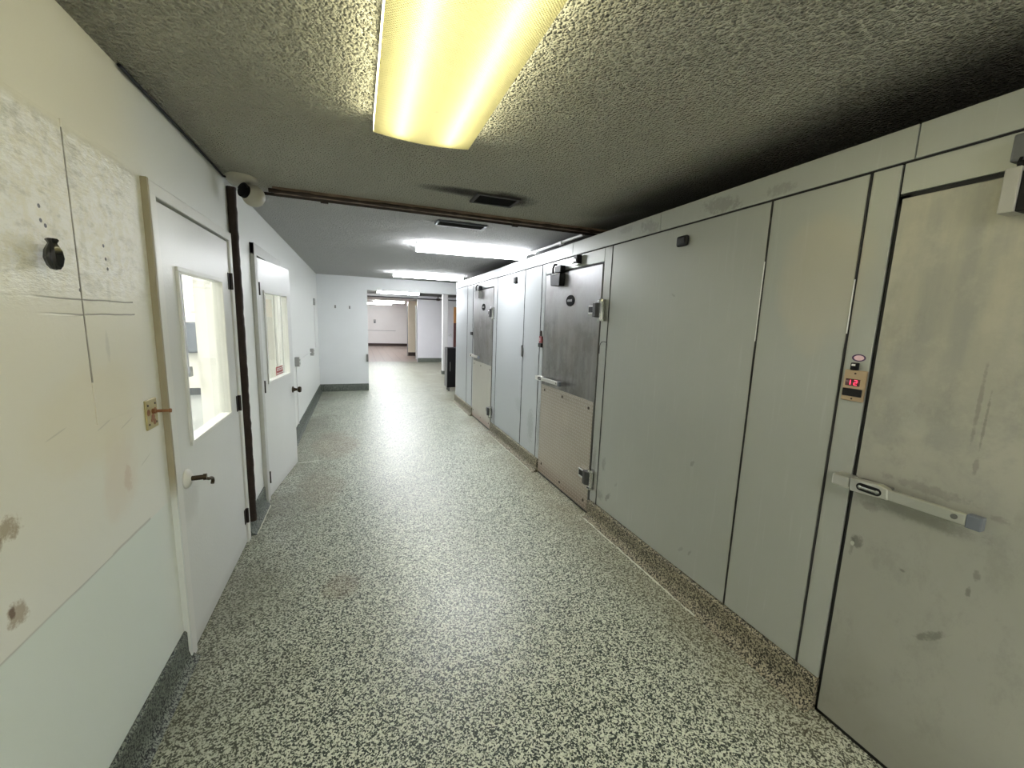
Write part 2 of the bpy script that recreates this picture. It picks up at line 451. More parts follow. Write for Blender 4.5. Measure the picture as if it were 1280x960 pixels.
M_orange = plain('orange_varnished_wood', (.55, .26, .08), .4, 0, .2, 6)
M_dred = plain('dark_red_brown_wood', (.09, .025, .02), .5, 0, .2, 6)
M_bbrown = plain('dark_brown_base', (.035, .02, .015), .5, 0, .2)
M_paper = plain('paper', (.74, .74, .72), .7, 0, .02)
M_red = plain('red_sticker', (.30, .04, .035), .5, 0, .05)
M_pink = plain('pale_pink_sticker', (.75, .52, .58), .4, 0, .1, 200)
M_purple = plain('purple_sticker', (.06, .02, .09), .4)
M_led = Nt('red_led').bsdf((.3, 0, .02), .5, emit=(1, .03, .08), estr=2.2)
M_screen = plain('dark_red_display', (.05, .004, .006), .15)
def mat_boards():
    n = Nt('cream_streaked_boards')
    st = n.noise(30, 3, .6, n.vec(1, 1, .06))
    c = n.mix(st, (.80, .66, .40), (.84, .76, .56))
    g = n.math('FRACT', n.mul(n.X, 9.)); c = n.mix(n.mul(n.step(g, .06, .02), .6), c, (.35, .28, .18))
    return n.bsdf(c, .5)
M_boards = mat_boards()

def mat_glass():
    n = Nt('window_glass')
    tr = n.t.nodes.new('ShaderNodeBsdfTransparent'); gl = n.t.nodes.new('ShaderNodeBsdfGlossy'); gl.inputs['Roughness'].default_value = .02
    fr = n.t.nodes.new('ShaderNodeFresnel'); fr.inputs[0].default_value = 1.45
    mx = n.t.nodes.new('ShaderNodeMixShader'); tr.inputs[0].default_value = (.97, .98, .97, 1)
    n.put(mx.inputs[0], n.mul(fr.outputs[0], n.sub(1., n.geo.outputs['Backfacing']))); n.t.links.new(tr.outputs[0], mx.inputs[1]); n.t.links.new(gl.outputs[0], mx.inputs[2])
    n.t.links.new(mx.outputs[0], n.out.inputs[0]); return n.m
M_glass = mat_glass()

def emitter(name, col, strength):
    n = Nt(name); e = n.t.nodes.new('ShaderNodeEmission'); e.inputs[0].default_value = (*col, 1); e.inputs[1].default_value = strength
    n.t.links.new(e.outputs[0], n.out.inputs[0]); return n.m
M_tube = emitter('warm_tube', (1, .95, .72), 4.2)
M_tubec = emitter('cool_tube', (.95, .97, 1), 20.)
def mat_lens(name, tint, glow, gcol, ribs, outward=False):
    """frosted acrylic wrap: lit through by the tubes inside it, and softly luminous itself"""
    n = Nt(name)
    tl = n.t.nodes.new('ShaderNodeBsdfTranslucent'); tl.inputs[0].default_value = (*tint, 1)
    if ribs:
        r = n.math('SINE', n.mul(n.X, 700.)); r2 = n.math('SINE', n.mul(n.Y, 700.))
        n.t.links.new(n.bump(n.mul(r, r2), .5, .004), tl.inputs['Normal'])
        dirt = n.step(n.noise(12, 5, .7), .62, .72)
        n.put(tl.inputs[0], n.mix(n.mul(dirt, .22), tint, tuple(x*.5 for x in tint)))
    e = n.t.nodes.new('ShaderNodeEmission'); e.inputs[0].default_value = (*gcol, 1); e.inputs[1].default_value = glow
    if outward: n.put(e.inputs[1], n.mul(n.sub(1., n.geo.outputs['Backfacing']), glow))
    a = n.t.nodes.new('ShaderNodeAddShader')
    n.t.links.new(tl.outputs[0], a.inputs[0]); n.t.links.new(e.outputs[0], a.inputs[1]); n.t.links.new(a.outputs[0], n.out.inputs[0])
    return n.m
M_lens1 = mat_lens('yellowed_wrap_lens', (.88, .82, .46), .06, (1, .93, .50), True)
M_lside = mat_lens('yellowed_lens_side', (.9, .84, .5), 6.5, (1, .94, .62), False, True)
M_lens2 = mat_lens('white_wrap_lens', (.85, .87, .9), 21., (.96, .975, 1), False)
M_lens0 = mat_lens('added_wrap_lens_warm', (.85, .84, .78), 22., (1, .98, .92), False)

# ------------------------------------------------------------------ measures of the place (metres)
XL, XR, H = -.747, 1.740, 2.371
YE = 9.133
YB = -3.2      # wall behind the viewer

# ------------------------------------------------------------------ the setting
bm = NB(); box(bm, -.95, 5.2, YB-.15, 15.2, -.12, 0); link('floor', bm, M_floor, kind='structure')
bm = NB(); box(bm, -3.2, 5.2, 15.2, 24.2, -.12, .002); box(bm, -3.2, -.95, 9.28, 15.2, -.12, 0); link('floor_tiled', bm, M_tile, kind='structure')
bm = NB(); box(bm, -4.6, -.95, 1.0, 9.28, -.12, .0); link('floor_side', bm, plain('side_room_floor', (.34, .36, .37), .3, 0, .05, 6), kind='structure')
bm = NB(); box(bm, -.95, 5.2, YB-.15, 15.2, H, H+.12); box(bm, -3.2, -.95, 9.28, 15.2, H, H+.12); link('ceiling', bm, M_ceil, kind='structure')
bm = NB(); box(bm, -3.2, 5.2, 15.2, 24.2, 2.285, 2.42); link('ceiling_far', bm, M_ceil2, kind='structure')
bm = NB(); box(bm, -4.6, -.87, 1.0, 9.28, 2.5, 2.6); link('ceiling_side', bm, M_ceil2, kind='structure')

D1a, D1b, D2a, D2b, DT = 2.062, 3.045, 3.745, 4.70, 1.992
poly = [(YB, 0), (D1a, 0), (D1a, DT), (D1b, DT), (D1b, 0), (D2a, 0), (D2a, DT), (D2b, DT), (D2b, 0), (YE+.15, 0), (YE+.15, H), (YB, H)]
bm = NB(); prism(bm, poly, 'x', XL-.12, XL); link('wall_left', bm, M_lwall, kind='structure')
# thin boards once nailed over the near end of the wall
bm = NB()
box(bm, XL-.001, XL+.004, .2, 1.556, .776, 2.052, .0015); box(bm, XL-.001, XL+.004, 1.561, 1.848, 1.20, 2.057, .0015)
link('trim_1', bm, M_lwall, kind='structure')
bm = NB(); box(bm, -1.0, 4.4, YB-.15, YB, 0, H); link('wall_back', bm, M_ewall, kind='structure')
bm = NB(); box(bm, 4.2, 4.35, YB, YE, 0, H); link('wall_right', bm, M_ewall, kind='structure')
# end wall with its wide opening
bm = NB(); prism(bm, [(XL, 0), (.203, 0), (.203, 2.118), (3.6, 2.118), (3.6, 0), (4.4, 0), (4.4, H), (XL, H)], 'y', YE, YE+.15); link('wall_end', bm, M_ewall, kind='structure')

def cove(name, pts_y, x_wall, sgn, h, mat, top=.008, toe=.045):
    """integral coved base running along y: thin at the top, sweeping out to the floor"""
    prof = [(0, 0), (0, h), (.006, h+.002), (top+.004, h-.006), (top+.004, .055), (top+.010, .03), (top+.022, .012), (toe, .001), (toe, 0)]
    bm = NB()
    for a, b in pts_y:
        prism(bm, [(x_wall+sgn*u, z) for u, z in prof], 'y', a, b)
    return link(name, bm, mat, kind='structure')
cove('baseboard_left', [(YB, 2.022), (3.128, 3.655), (4.83, YE)], XL, 1, .152, M_cove)
bm = NB(); box(bm, XL, .203, YE-.014, YE, 0, .152, .003); box(bm, .19, .205, YE, YE+.15, 0, .15, .003); link('baseboard_end', bm, M_cove, kind='structure')
# pale worn edge lines where base meets floor
bm = NB()
for a, b, x in [(3.14, 3.62, XL+.052)]:
    pts = [(x+random.uniform(-.004, .004), a+(b-a)*i/10, .002) for i in range(11)]
    tube(bm, pts, .004, 6)
link('trim_2', bm, M_caulk, kind='structure')

# far room
bm = NB(); box(bm, 2.02, 5.2, 15.0, 15.14, 0, H); link('wall_far_right', bm, M_gwall, kind='structure')
bm = NB(); box(bm, 2.03, 3.0, 14.985, 15.0, 0, .15, .003); link('baseboard_far_right', bm, M_cove, kind='structure')
bm = NB(); box(bm, 1.99, 3.4, 17.6, 17.75, 0, 2.285); link('wall_far_jog', bm, M_creamw, kind='structure')
bm = NB(); box(bm, 1.98, 3.0, 17.58, 17.6, 0, .15, .003); link('baseboard_far_jog', bm, M_bbrown, kind='structure')
bm = NB(); box(bm, 2.09, 2.17, 16.0, 16.1, 0, 2.05, .004); link('trim_3', bm, M_trim, kind='structure')
bm = NB(); box(bm, -3.2, 3.4, 23.8, 23.95, 0, 2.285); link('wall_far', bm, M_fwall, kind='structure')
bm = NB(); box(bm, -3.2, 3.4, 23.78, 23.8, 0, .15, .003); link('baseboard_far', bm, M_bbrown, kind='structure')
bm = NB(); box(bm, -3.2, 2.0, 23.77, 23.8, .845, .865, .004); link('trim_4', bm, M_cond, kind='structure')
bm = NB(); box(bm, -3.35, -3.2, 9.28, 24, 0, H); link('wall_far_left', bm, M_fwall, kind='structure')
bm = NB(); box(bm, 5.2, 5.35, 9.13, 24, 0, H); link('wall_far_side', bm, M_gwall, kind='structure')
bm = NB(); box(bm, -3.2, XL-.12, 9.28, 9.40, 0, H); box(bm, 4.2, 5.2, 9.133, 9.28, 0, H); link('wall_far_near', bm, M_fwall, kind='structure')
# post standing in the opening beyond
bm = NB(); box(bm, 2.26, 2.41, 11.55, 11.70, 0, H, .006); link('column', bm, mat_wall('post_paint', (.74, .73, .74)), kind='structure')
bm = NB(); box(bm, 2.252, 2.418, 11.542, 11.708, 0, .10, .004); link('baseboard_column', bm, M_cove, kind='structure')

# side room seen through the door glass
bm = NB(); box(bm, -4.6, XL-.12, 9.15, 9.27, 0, 2.5); link('wall_side_end', bm, M_sidew, kind='structure')
bm = NB(); box(bm, -1.845, XL-.12, 6.03, 6.13, 0, 2.5); link('wall_side_partition', bm, M_sidew, kind='structure')
bm = NB(); box(bm, -4.72, -4.6, 1.0, 9.28, 0, 2.5); link('wall_side_left', bm, M_sidew, kind='structure')
bm = NB(); box(bm, -4.6, XL-.12, .88, 1.0, 0, 2.5); link('wall_side_near', bm, M_sidew, kind='structure')
bm = NB(); box(bm, -4.6, -.9, 9.13, 9.15, 0, .13, .003); link('baseboard_side', bm, plain('slate_base', (.06, .07, .085), .5), kind='structure')

# ------------------------------------------------------------------ left doors
def casing(name, a, b, top, mat_side):
    root = empty(name, (XL, (a+b)/2, 0), kind='structure')
    return root

def flush_door(root, y0, y1, z0, z1, xf, th, win, mats, hinge_side, hinges, parts_prefix=''):
    """slab with a window: stiles and rails around a real opening"""
    wy0, wy1, wz0, wz1 = win
    bm = NB()
    outer = [(y0, z0), (y1, z0), (y1, z1), (y0, z1)]; inner = [(wy0, wz0), (wy1, wz0), (wy1, wz1), (wy0, wz1)]
    V = {}
    for lab, x in (('f', xf), ('b', xf-th)):
        V[lab] = ([bm.verts.new((x, *p)) for p in outer], [bm.verts.new((x, *p)) for p in inner])
        for i in range(4):
            j = (i+1) % 4
            bm.faces.new((V[lab][0][i], V[lab][0][j], V[lab][1][j], V[lab][1][i]))
    for k in (0, 1):
        for i in range(4):
            j = (i+1) % 4
            bm.faces.new((V['f'][k][i], V['f'][k][j], V['b'][k][j], V['b'][k][i]))
    link('slab', bm, M_door, root)
    # window stop moulding
    bm = NB(); s = .020; d = .010
    for (a0, a1, b0, b1) in [(wy0-s, wy1+s, wz1, wz1+s), (wy0-s, wy1+s, wz0-s, wz0), (wy0-s, wy0, wz0, wz1), (wy1, wy1+s, wz0, wz1)]:
        box(bm, xf-.004, xf+d, a0, a1, b0, b1, .003)
    fr = link('window_frame', bm, M_trim, root)
    bm = NB(); box(bm, xf-th*.55-.002, xf-th*.55+.002, wy0-.002, wy1+.002, wz0-.002, wz1+.002)
    link('glass_pane', bm, M_glass, fr)
    for hz in hinges:
        bm = NB(); yy = y1 if hinge_side > 0 else y0
        tube(bm, [(xf+.010, yy+.004*hinge_side, hz-.05), (xf+.010, yy+.004*hinge_side, hz+.05)], .0085, 12)
        box(bm, xf-.001, xf+.003, yy-.034 if hinge_side > 0 else yy+.002, yy-.002 if hinge_side > 0 else yy+.012, hz-.05, hz+.05)
        link('hinge', bm, M_hinge, root, smooth=True)

# door 1 : closed, hinged on its far edge
d1 = empty('door_1', (XL, 2.55, 0), kind='structure')
flush_door(d1, 2.080, 3.033, .012, 1.977, XL+.012, .040, (2.236, 2.846, .955, 1.722), M_door, 1, (1.742, .974, .197))
bm = NB()
lathe(bm, [(0, .043), (.004, .044), (.010, .040), (.020, .024), (.022, .0)], (XL+.012, 2.135, .806), 'x', 32); rosette = link('rosette', bm, M_wpaint, d1, smooth=True)
bm = NB()
tube(bm, [(XL+.03, 2.135, .806), (XL+.075, 2.14, .806)], .011, 14)
tube(bm, [(XL+.075, 2.14, .806), (XL+.088, 2.142, .806)], .0145, 14)
tube(bm, [(XL+.082, 2.140, .800), (XL+.090, 2.158, .790), (XL+.092, 2.180, .786), (XL+.092, 2.196, .778), (XL+.092, 2.200, .764), (XL+.092, 2.190, .754)], .0075, 10)
link('door_handle', bm, M_brass, d1, smooth=True)
def casing_bm(y0, y1, w, top, proj):
    """three-sided casing; y0/y1 are the opening edges"""
    b = NB()
    prof = [(0, 0), (w, 0), (w, proj), (w*.75, proj), (w*.35, proj*.8), (0, proj*.55)]
    box(b, XL-.002, XL+proj, y0-w, y0, 0, top+w, .004); box(b, XL-.002, XL+proj, y1, y1+w, 0, top+w, .004); box(b, XL-.002, XL+proj*1.02, y0-w, y1+w, top, top+w, .004)
    # jamb stops inside the wall thickness
    box(b, XL-.12, XL-.03, y0-.004, y0+.010, 0, top); box(b, XL-.12, XL-.03, y1-.010, y1+.004, 0, top); box(b, XL-.12, XL-.03, y0, y1, top-.010, top+.004)
    return b
bm = NB()
for (a, b_, c_, d_) in [(2.067, 2.084, .01, 1.986), (3.029, 3.043, .01, 1.986), (2.067, 3.043, 1.970, 1.987)]: box(bm, XL-.045, XL-.0285, a, b_, c_, d_)
link('gap_shade', bm, M_seam, d1)  # dark strip standing in for the shadow in the slab gap
bm = casing_bm(2.066, 3.044, .052, 1.988, .022); cs1 = link('casing', bm, M_trim, d1)
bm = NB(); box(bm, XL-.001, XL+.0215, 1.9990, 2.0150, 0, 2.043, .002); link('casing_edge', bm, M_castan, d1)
# door 2 : ajar, hinged on its near edge; slab parts are built closed and swung with a sub-root
d2 = empty('door_2', (XL, 3.762, 0), kind='structure')
W2 = .90
WLOC_keep = {}
sw = empty('leaf', (XL+.020, 3.762, 0)); sw.parent = d2; sw.location = (.020, 0, 0)
flush_door(sw, 3.766, 3.762+W2, .012, 1.985, XL+.020, .040, (3.762+.135, 3.762+.745, .985, 1.720), M_door, -1, (1.745, .962, .19))
bm = NB()
lathe(bm, [(0, .032), (.006, .032), (.012, .020), (.03, .013), (.045, .013)], (XL+.020, 3.762+.835, .80), 'x', 20)
lathe(bm, [(.045, .014), (.052, .027), (.066, .031), (.078, .026), (.083, 0)], (XL+.020, 3.762+.835, .80), 'x', 20)
link('door_knob', bm, M_brass, sw, smooth=True)
bm = NB(); box(bm, XL+.0035, XL+.0045, 3.762+.40, 3.762+.60, 1.0, 1.075)
stk = link('warning_sticker', bm, M_red, sw)
bm = NB()
for zz in (1.06, 1.044, 1.015):
    y = 3.762+.42
    while y < 3.762+.58:
        l = random.uniform(.012, .03); box(bm, XL+.0046, XL+.0051, y, y+l, zz-.005, zz+.004); y += l+.007
link('sticker_print', bm, M_paper, stk)
sw.rotation_euler = (0, 0, -math.radians(6.6))
bm = casing_bm(3.752, 4.69, .085, 1.995, .030); cs2 = link('casing', bm, plain('casing_grey_paint', (.55, .56, .53), .45), d2)

# ------------------------------------------------------------------ expansion joint: black upright, rusted ceiling strip, slim pipe
def pipe_noise(a, b, n_, r, jit):
    a, b = Vector(a), Vector(b); pts = []; rr = []
    for i in range(n_+1):
        t = i/n_
        pts.append(a.lerp(b, t)); rr.append(r*(1+random.uniform(-jit, jit)))
    return pts, rr
bm = NB(); p, r_ = pipe_noise((XL+.022, 3.165, .10), (XL+.022, 3.165, 2.33), 60, .027, .09); tube(bm, p, .027, 12, r_)
tag(link('iron_pipe', bm, M_rust, smooth=True), 'rusty black upright pipe on left wall between the two white doors', 'pipe')
strip = empty('ceiling_strip', (.7, 3.24, H)); tag(strip, 'rusted brown iron strip running across the ceiling above the two dark vents', 'metal strip')
bm = NB(); N = 40
for (y0, y1, z0) in [(3.175, 3.255, H-.026)]:
    box(bm, -.50, 2.25, y0, y1, z0, H+.004, .004)
link('flange', bm, M_rustb, strip)
bm = NB(); p, r_ = pipe_noise((-.52, 3.178, H-.026), (2.25, 3.178, H-.026), 70, .011, .35); tube(bm, p, .01, 8, r_)
p, r_ = pipe_noise((-.50, 3.252, H-.022), (2.25, 3.252, H-.022), 70, .007, .5); tube(bm, p, .01, 8, r_)
link('corroded_edge', bm, M_rust, strip, smooth=True)
sp = empty('slim_pipe', (.7, 3.325, H-.02)); tag(sp, 'thin dark pipe with couplings alongside the rusted ceiling strip', 'pipe')
bm = NB(); tube(bm, [(-.62, 3.325, H-.014), (2.2, 3.335, H-.014)], .010, 10); link('pipe_run', bm, M_rust, sp, smooth=True)
for x in (-.20, 1.25):
    bm = NB(); tube(bm, [(x-.025, 3.327, H-.016), (x+.025, 3.327, H-.016)], .017, 12); link('coupling', bm, M_rust, sp, smooth=True)

# security camera on the ceiling corner by the joint
cam_ = empty('security_camera', (-.62, 3.05, 2.30)); tag(cam_, 'round beige security camera with black lens at the ceiling corner above the doors', 'camera')
bm = NB(); lathe(bm, [(-.002, .085), (.012, .086), (.030, .074), (.042, .05), (.045, 0)], (-.640, 3.06, H), '-z', 32); link('mount_base', bm, M_beigep, cam_, smooth=True)
bm = NB(); t = bmesh.new(); bmesh.ops.create_uvsphere(t, u_segments=28, v_segments=18, radius=.064); merge(bm, t, 0, Matrix.Translation((-.583, 3.055, 2.268)))
link('dome', bm, M_beigep, cam_, smooth=True)
ld = Vector((-.632, 3.0, 2.283)); ax = (ld-Vector((-.583, 3.055, 2.268))).normalized(); A = ax.cross(Vector((0, 0, 1))).normalized(); B = A.cross(ax)
bm = NB(); lathe(bm, [(.035, .040), (.072, .040), (.076, .034), (.0755, 0)], (-.583, 3.055, 2.268), (ax, A, B), 26); link('lens', bm, M_matblk, cam_, smooth=True)
bm = NB()
ring = [Vector((-.583, 3.055, 2.268))+ax*.07+(A*math.cos(t)+B*math.sin(t))*.043 for t in [math.radians(a) for a in range(20, 165, 12)]]
tube(bm, ring, .004, 8); link('visor', bm, M_blackp, cam_, smooth=True)
bm = NB()
pts = [Vector((XL+.012, 1.9, H-.006)), Vector((XL+.012, 2.5, H-.006)), Vector((XL+.014, 2.85, H-.008)), Vector((XL+.02, 3.02, H-.02)), Vector((-.70, 3.05, H-.012))]
tube(bm, pts, .006, 8); tag(link('camera_cable', bm, M_blackp, smooth=True), 'dark cable along the left wall-ceiling corner leading to the camera', 'cable')

# ------------------------------------------------------------------ small things on the left wall
sp_ = empty('switch_plate', (XL, 1.901, 1.10)); tag(sp_, 'yellowed rusty wall plate beside the near white door', 'switch')
bm = NB(); box(bm, XL-.001, XL+.006, 1.856, 1.946, 1.102, 1.216, .003); link('plate', bm, M_gold, sp_)
bm = NB(); lathe(bm, [(0, .010), (.010, .010), (.012, .006), (.05, .0055), (.052, .008), (.058, .008), (.06, 0)], (XL+.006, 1.905, 1.168), 'x', 16); link('stem', bm, M_rustspot, sp_, smooth=True)
bm = NB()
for (y, z, r) in [(1.872, 1.168, .013), (1.925, 1.170, .010), (1.905, 1.145, .014), (1.915, 1.125, .012), (1.893, 1.135, .008)]:
    lathe(bm, [(0, r), (.0012, r*.9), (.0016, 0)], (XL+.0058, y, z), 'x', 12)
link('rust_spots', bm, M_rustspot, sp_)
for (y, z) in [(1.871, 1.195), (1.928, 1.195), (1.871, 1.122), (1.928, 1.122)]:
    bm = NB(); lathe(bm, [(0, .0045), (.002, .004), (.0025, 0)], (XL+.006, y, z), 'x', 12); link('screw', bm, M_screw, sp_)
hb = empty('wall_hook', (XL, 1.425, 1.64)); tag(hb, 'small glossy black bulb-shaped hook high on the near left wall', 'hook')
bm = NB()
lathe(bm, [(0, 0), (.003, .009), (.012, .0145), (.030, .0185), (.048, .0165), (.060, .0115), (.066, .0085), (.070, .010), (.074, .0125), (.078, .010), (.079, 0)], (XL+.032, 1.408, 1.642), 'z', 26)
for v in bm.verts:
    a = math.atan2(v.co.y-1.408, v.co.x-(XL+.032)); k = 1+.07*math.cos(7*a)
    v.co.x = (XL+.032)+(v.co.x-(XL+.032))*k; v.co.y = 1.408+(v.co.y-1.408)*k
link('bulb', bm, M_gloss, hb, smooth=True)
bm = NB(); lathe(bm, [(-.002, .009), (.006, .009), (.03, .006)], (XL+.004, 1.415, 1.695), 'x', 14); link('peg', bm, M_wpaint, hb, smooth=True)

def outlet(y, z, w, h, d, label, faces=M_dgrey):
    r = empty('outlet_box', (XL, y, z-h/2)); tag(r, label, 'outlet')
    bm = NB(); box(bm, XL-.002, XL+d, y-w/2, y+w/2, z-h/2, z+h/2, .004); link('box', bm, M_grey, r)
    bm = NB(); box(bm, XL+d, XL+d+.004, y-w/2-.003, y+w/2+.003, z-h/2-.003, z+h/2+.003, .002); link('cover', bm, M_alu, r)
    for dz in (-.022, .022):
        bm = NB(); lathe(bm, [(0, .014), (.003, .014), (.0035, 0)], (XL+d+.003, y, z+dz), 'x', 14); link('socket', bm, M_blackp, r)
    return r
outlet(5.75, .965, .075, .115, .05, 'silver outlet box on left wall just beyond the open white door')
outlet(7.55, .945, .075, .115, .05, 'small silver outlet box farther along the left wall near the corner')
sw_ = empty('light_switch', (XL, 8.37, 1.74)); tag(sw_, 'small grey switch high on left wall near the far corner', 'switch')
bm = NB(); box(bm, XL-.002, XL+.03, 8.33, 8.41, 1.74, 1.86, .004); link('box', bm, M_grey, sw_)
bm = NB(); box(bm, XL+.03, XL+.042, 8.36, 8.38, 1.79, 1.82, .003); link('toggle', bm, M_wpaint, sw_)
bm = NB(); x = XL+.012
tube(bm, [(x, 5.79, .965), (x, 7.51, .945)], .007, 8); tube(bm, [(x, 7.59, .955), (x, 8.36, .96), (x, 8.37, .98), (x, 8.37, 1.74)], .006, 8); tube(bm, [(x, 5.74, .91), (x, 5.74, .16)], .006, 8)
tag(link('wall_conduit', bm, M_wcond, smooth=True), 'thin pale conduit linking the outlet boxes on the left wall', 'conduit')
for (px, pz, lb) in [(-.414, 1.745, 'left of two small hooks on the white end wall'), (-.142, 1.742, 'right of two small hooks, nearer the opening, on the end wall')]:
    bm = NB(); box(bm, px-.015, px+.015, YE-.008, YE+.001, pz-.03, pz+.03, .003)
    tube(bm, [(px, YE-.006, pz-.01), (px, YE-.03, pz-.015), (px, YE-.036, pz), (px, YE-.034, pz+.012)], .005, 8)
    tag(link('wall_hook', bm, M_dull, smooth=True), lb, 'hook', 'hooks on the end wall')
bm = NB(); box(bm, .16, .2035, YE-.03, YE-.0005, .62, .78, .004)
tag(link('bumper_plate', bm, M_dull), 'small grey plate low on the edge of the opening', 'plate')

# ------------------------------------------------------------------ ceiling lights and vents
def wrap_light(name, cx, cy, length, width, drop, rot, lens, tube_m, label, ntubes=2, group='wraparound ceiling lights'):
    """long axis along local y before rotation"""
    r = empty(name, (cx, cy, H)); tag(r, label, 'ceiling light', group)
    w2, l2 = width/2, length/2
    bm = NB(); box(bm, cx-w2*.93, cx+w2*.93, cy-l2, cy+l2, H-.022, H+.001, .002)
    link('housing', bm, M_wpaint, r)
    n_ = 24; prof = []
    for i in range(n_+1):
        t = i/n_; u = -w2+width*t
        prof.append((cx+u, H-.018-(drop-.018)*(.80+.20*(1-(2*t-1)**2))))
    prof = [(cx-w2, H-.018)]+prof+[(cx+w2, H-.018)]; n_ += 2
    bm = NB(); ra = [bm.verts.new((p[0], cy-l2+.004, p[1])) for p in prof]; rb = [bm.verts.new((p[0], cy+l2-.004, p[1])) for p in prof]
    for i in range(n_): bm.faces.new((ra[i], ra[i+1], rb[i+1], rb[i])).material_index = 1 if i in (0, n_-1) else 0
    bm.faces.new(ra); bm.faces.new(rb[::-1])
    link('lens', bm, [lens, M_lside if lens is M_lens1 else lens], r, smooth=True)
    for k in range(ntubes):
        u = 0 if ntubes == 1 else (-.245+.49*k)*width
        bm = NB(); tube(bm, [(cx+u, cy-l2+.03, H-.052), (cx+u, cy+l2-.03, H-.052)], .0127, 12); link('tube', bm, tube_m, r, smooth=True)
    r.rotation_euler = (0, 0, rot)
    return r
wrap_light('ceiling_light', .279, 1.277, 1.24, .40, .082, 0, M_lens1, M_tube, 'yellowed two-tube ceiling light nearest the viewer, lens glowing yellow', 2)
L2 = wrap_light('ceiling_light', 1.24, 4.66, 1.24, .24, .085, math.pi/2-.05, M_lens2, M_tubec, 'white ceiling light set crosswise, just beyond the rusted strip', 1)
for (x, y, lab, rz) in [(1.24, 7.72, 'second crosswise white ceiling light, close to the end wall', math.pi/2-.02), (1.15, 11.3, 'bright ceiling light in the far room, nearer the opening', math.pi/2), (1.2, 13.2, 'bright ceiling light in the far room, farther from the opening', math.pi/2),
                     (1.3, 18.6, 'added ceiling light over the tiled floor, nearer of two', math.pi/2), (1.0, 21.6, 'added ceiling light over the tiled floor, next to the far wall', math.pi/2), (.0, 10.6, 'added ceiling light behind the end wall in the far room', math.pi/2), (-1.4, 12.5, 'added ceiling light at the left side of the far room', math.pi/2)]:  # the last four are unseen, added to brighten the far room
    c = copy_tree(L2); c.location = (x, y, H if y < 15 else 2.285); c['label'] = lab; c.rotation_euler = (0, 0, rz)
L0 = wrap_light('ceiling_light', .45, -1.7, 1.24, .40, .082, 0, M_lens0, M_tubec, 'added unseen ceiling light behind the viewer, over the near end of the corridor', 1)  # unseen fixture, added to brighten the near corridor
c = copy_tree(L0); c.location = (-2.9, 5.0, 2.5); c['label'] = 'added ceiling light in the side room behind the white doors'  # this and the next two are unseen, added to light the side room
c = copy_tree(L0); c.location = (-2.1, 2.5, 2.5); c['label'] = 'added ceiling light in the side room right behind the near white door'
c = copy_tree(L0); c.location = (-2.6, 8.0, 2.5); c['label'] = 'added ceiling light in the side room near its end wall'

def vent(x0, x1, y0, y1, frame_m, label, lit):
    r = empty('ceiling_vent', ((x0+x1)/2, (y0+y1)/2, H)); tag(r, label, 'vent', 'dark ceiling vents')
    bm = NB(); f = .022
    for (a, b, c_, d_) in [(x0, x1, y0, y0+f), (x0, x1, y1-f, y1), (x0, x0+f, y0+f, y1-f), (x1-f, x1, y0+f, y1-f)]:
        box(bm, a, b, c_, d_, H-.014, H+.001, .002)
    link('frame', bm, frame_m, r)
    bm = NB(); box(bm, x0+f, x1-f, y0+f, y1-f, H-.003, H+.001); link('backing', bm, M_black, r)
    k = 8
    for i in range(k):
        y = y0+f+(y1-y0-2*f)*(i+.5)/k
        bm = NB(); t = bmesh.new(); bmesh.ops.create_cube(t, size=1)
        merge(bm, t, 0, Matrix.Translation(((x0+x1)/2, y, H-.010)) @ Matrix.Rotation(math.radians(38), 4, 'X') @ Matrix.Diagonal((x1-x0-2*f, .018, .0015, 1)))
        link('slat', bm, M_dgreyslat, r)
    return r
M_dgreyslat = plain('sooty_slat', (.035, .036, .04), .45, .4)
vent(.742, 1.045, 2.675, 2.885, plain('sooty_frame', (.022, .02, .018), .6), 'dark sooty ceiling vent before the rusted strip', False)
vent(.640, 1.070, 3.515, 3.680, plain('bluish_frame', (.12, .13, .16), .4, .5), 'dark narrow ceiling vent beyond the rusted strip', True)
cd = empty('ceiling_conduit', (1.97, 4.0, H-.03)); tag(cd, 'white conduit on the ceiling above the coolers, running to the crosswise light', 'conduit')
bm = NB(); tube(bm, [(1.925, 3.36, H-.018), (1.918, 4.0, H-.018), (1.90, 4.60, H-.018)], .014, 10); link('pipe_run', bm, M_wcond, cd, smooth=True)
for y in (3.78, 4.40):
    bm = NB(); tube(bm, [(1.918, y-.03, H-.024), (1.918, y+.03, H-.024)], .021, 12); link('coupling', bm, M_wcond, cd, smooth=True)

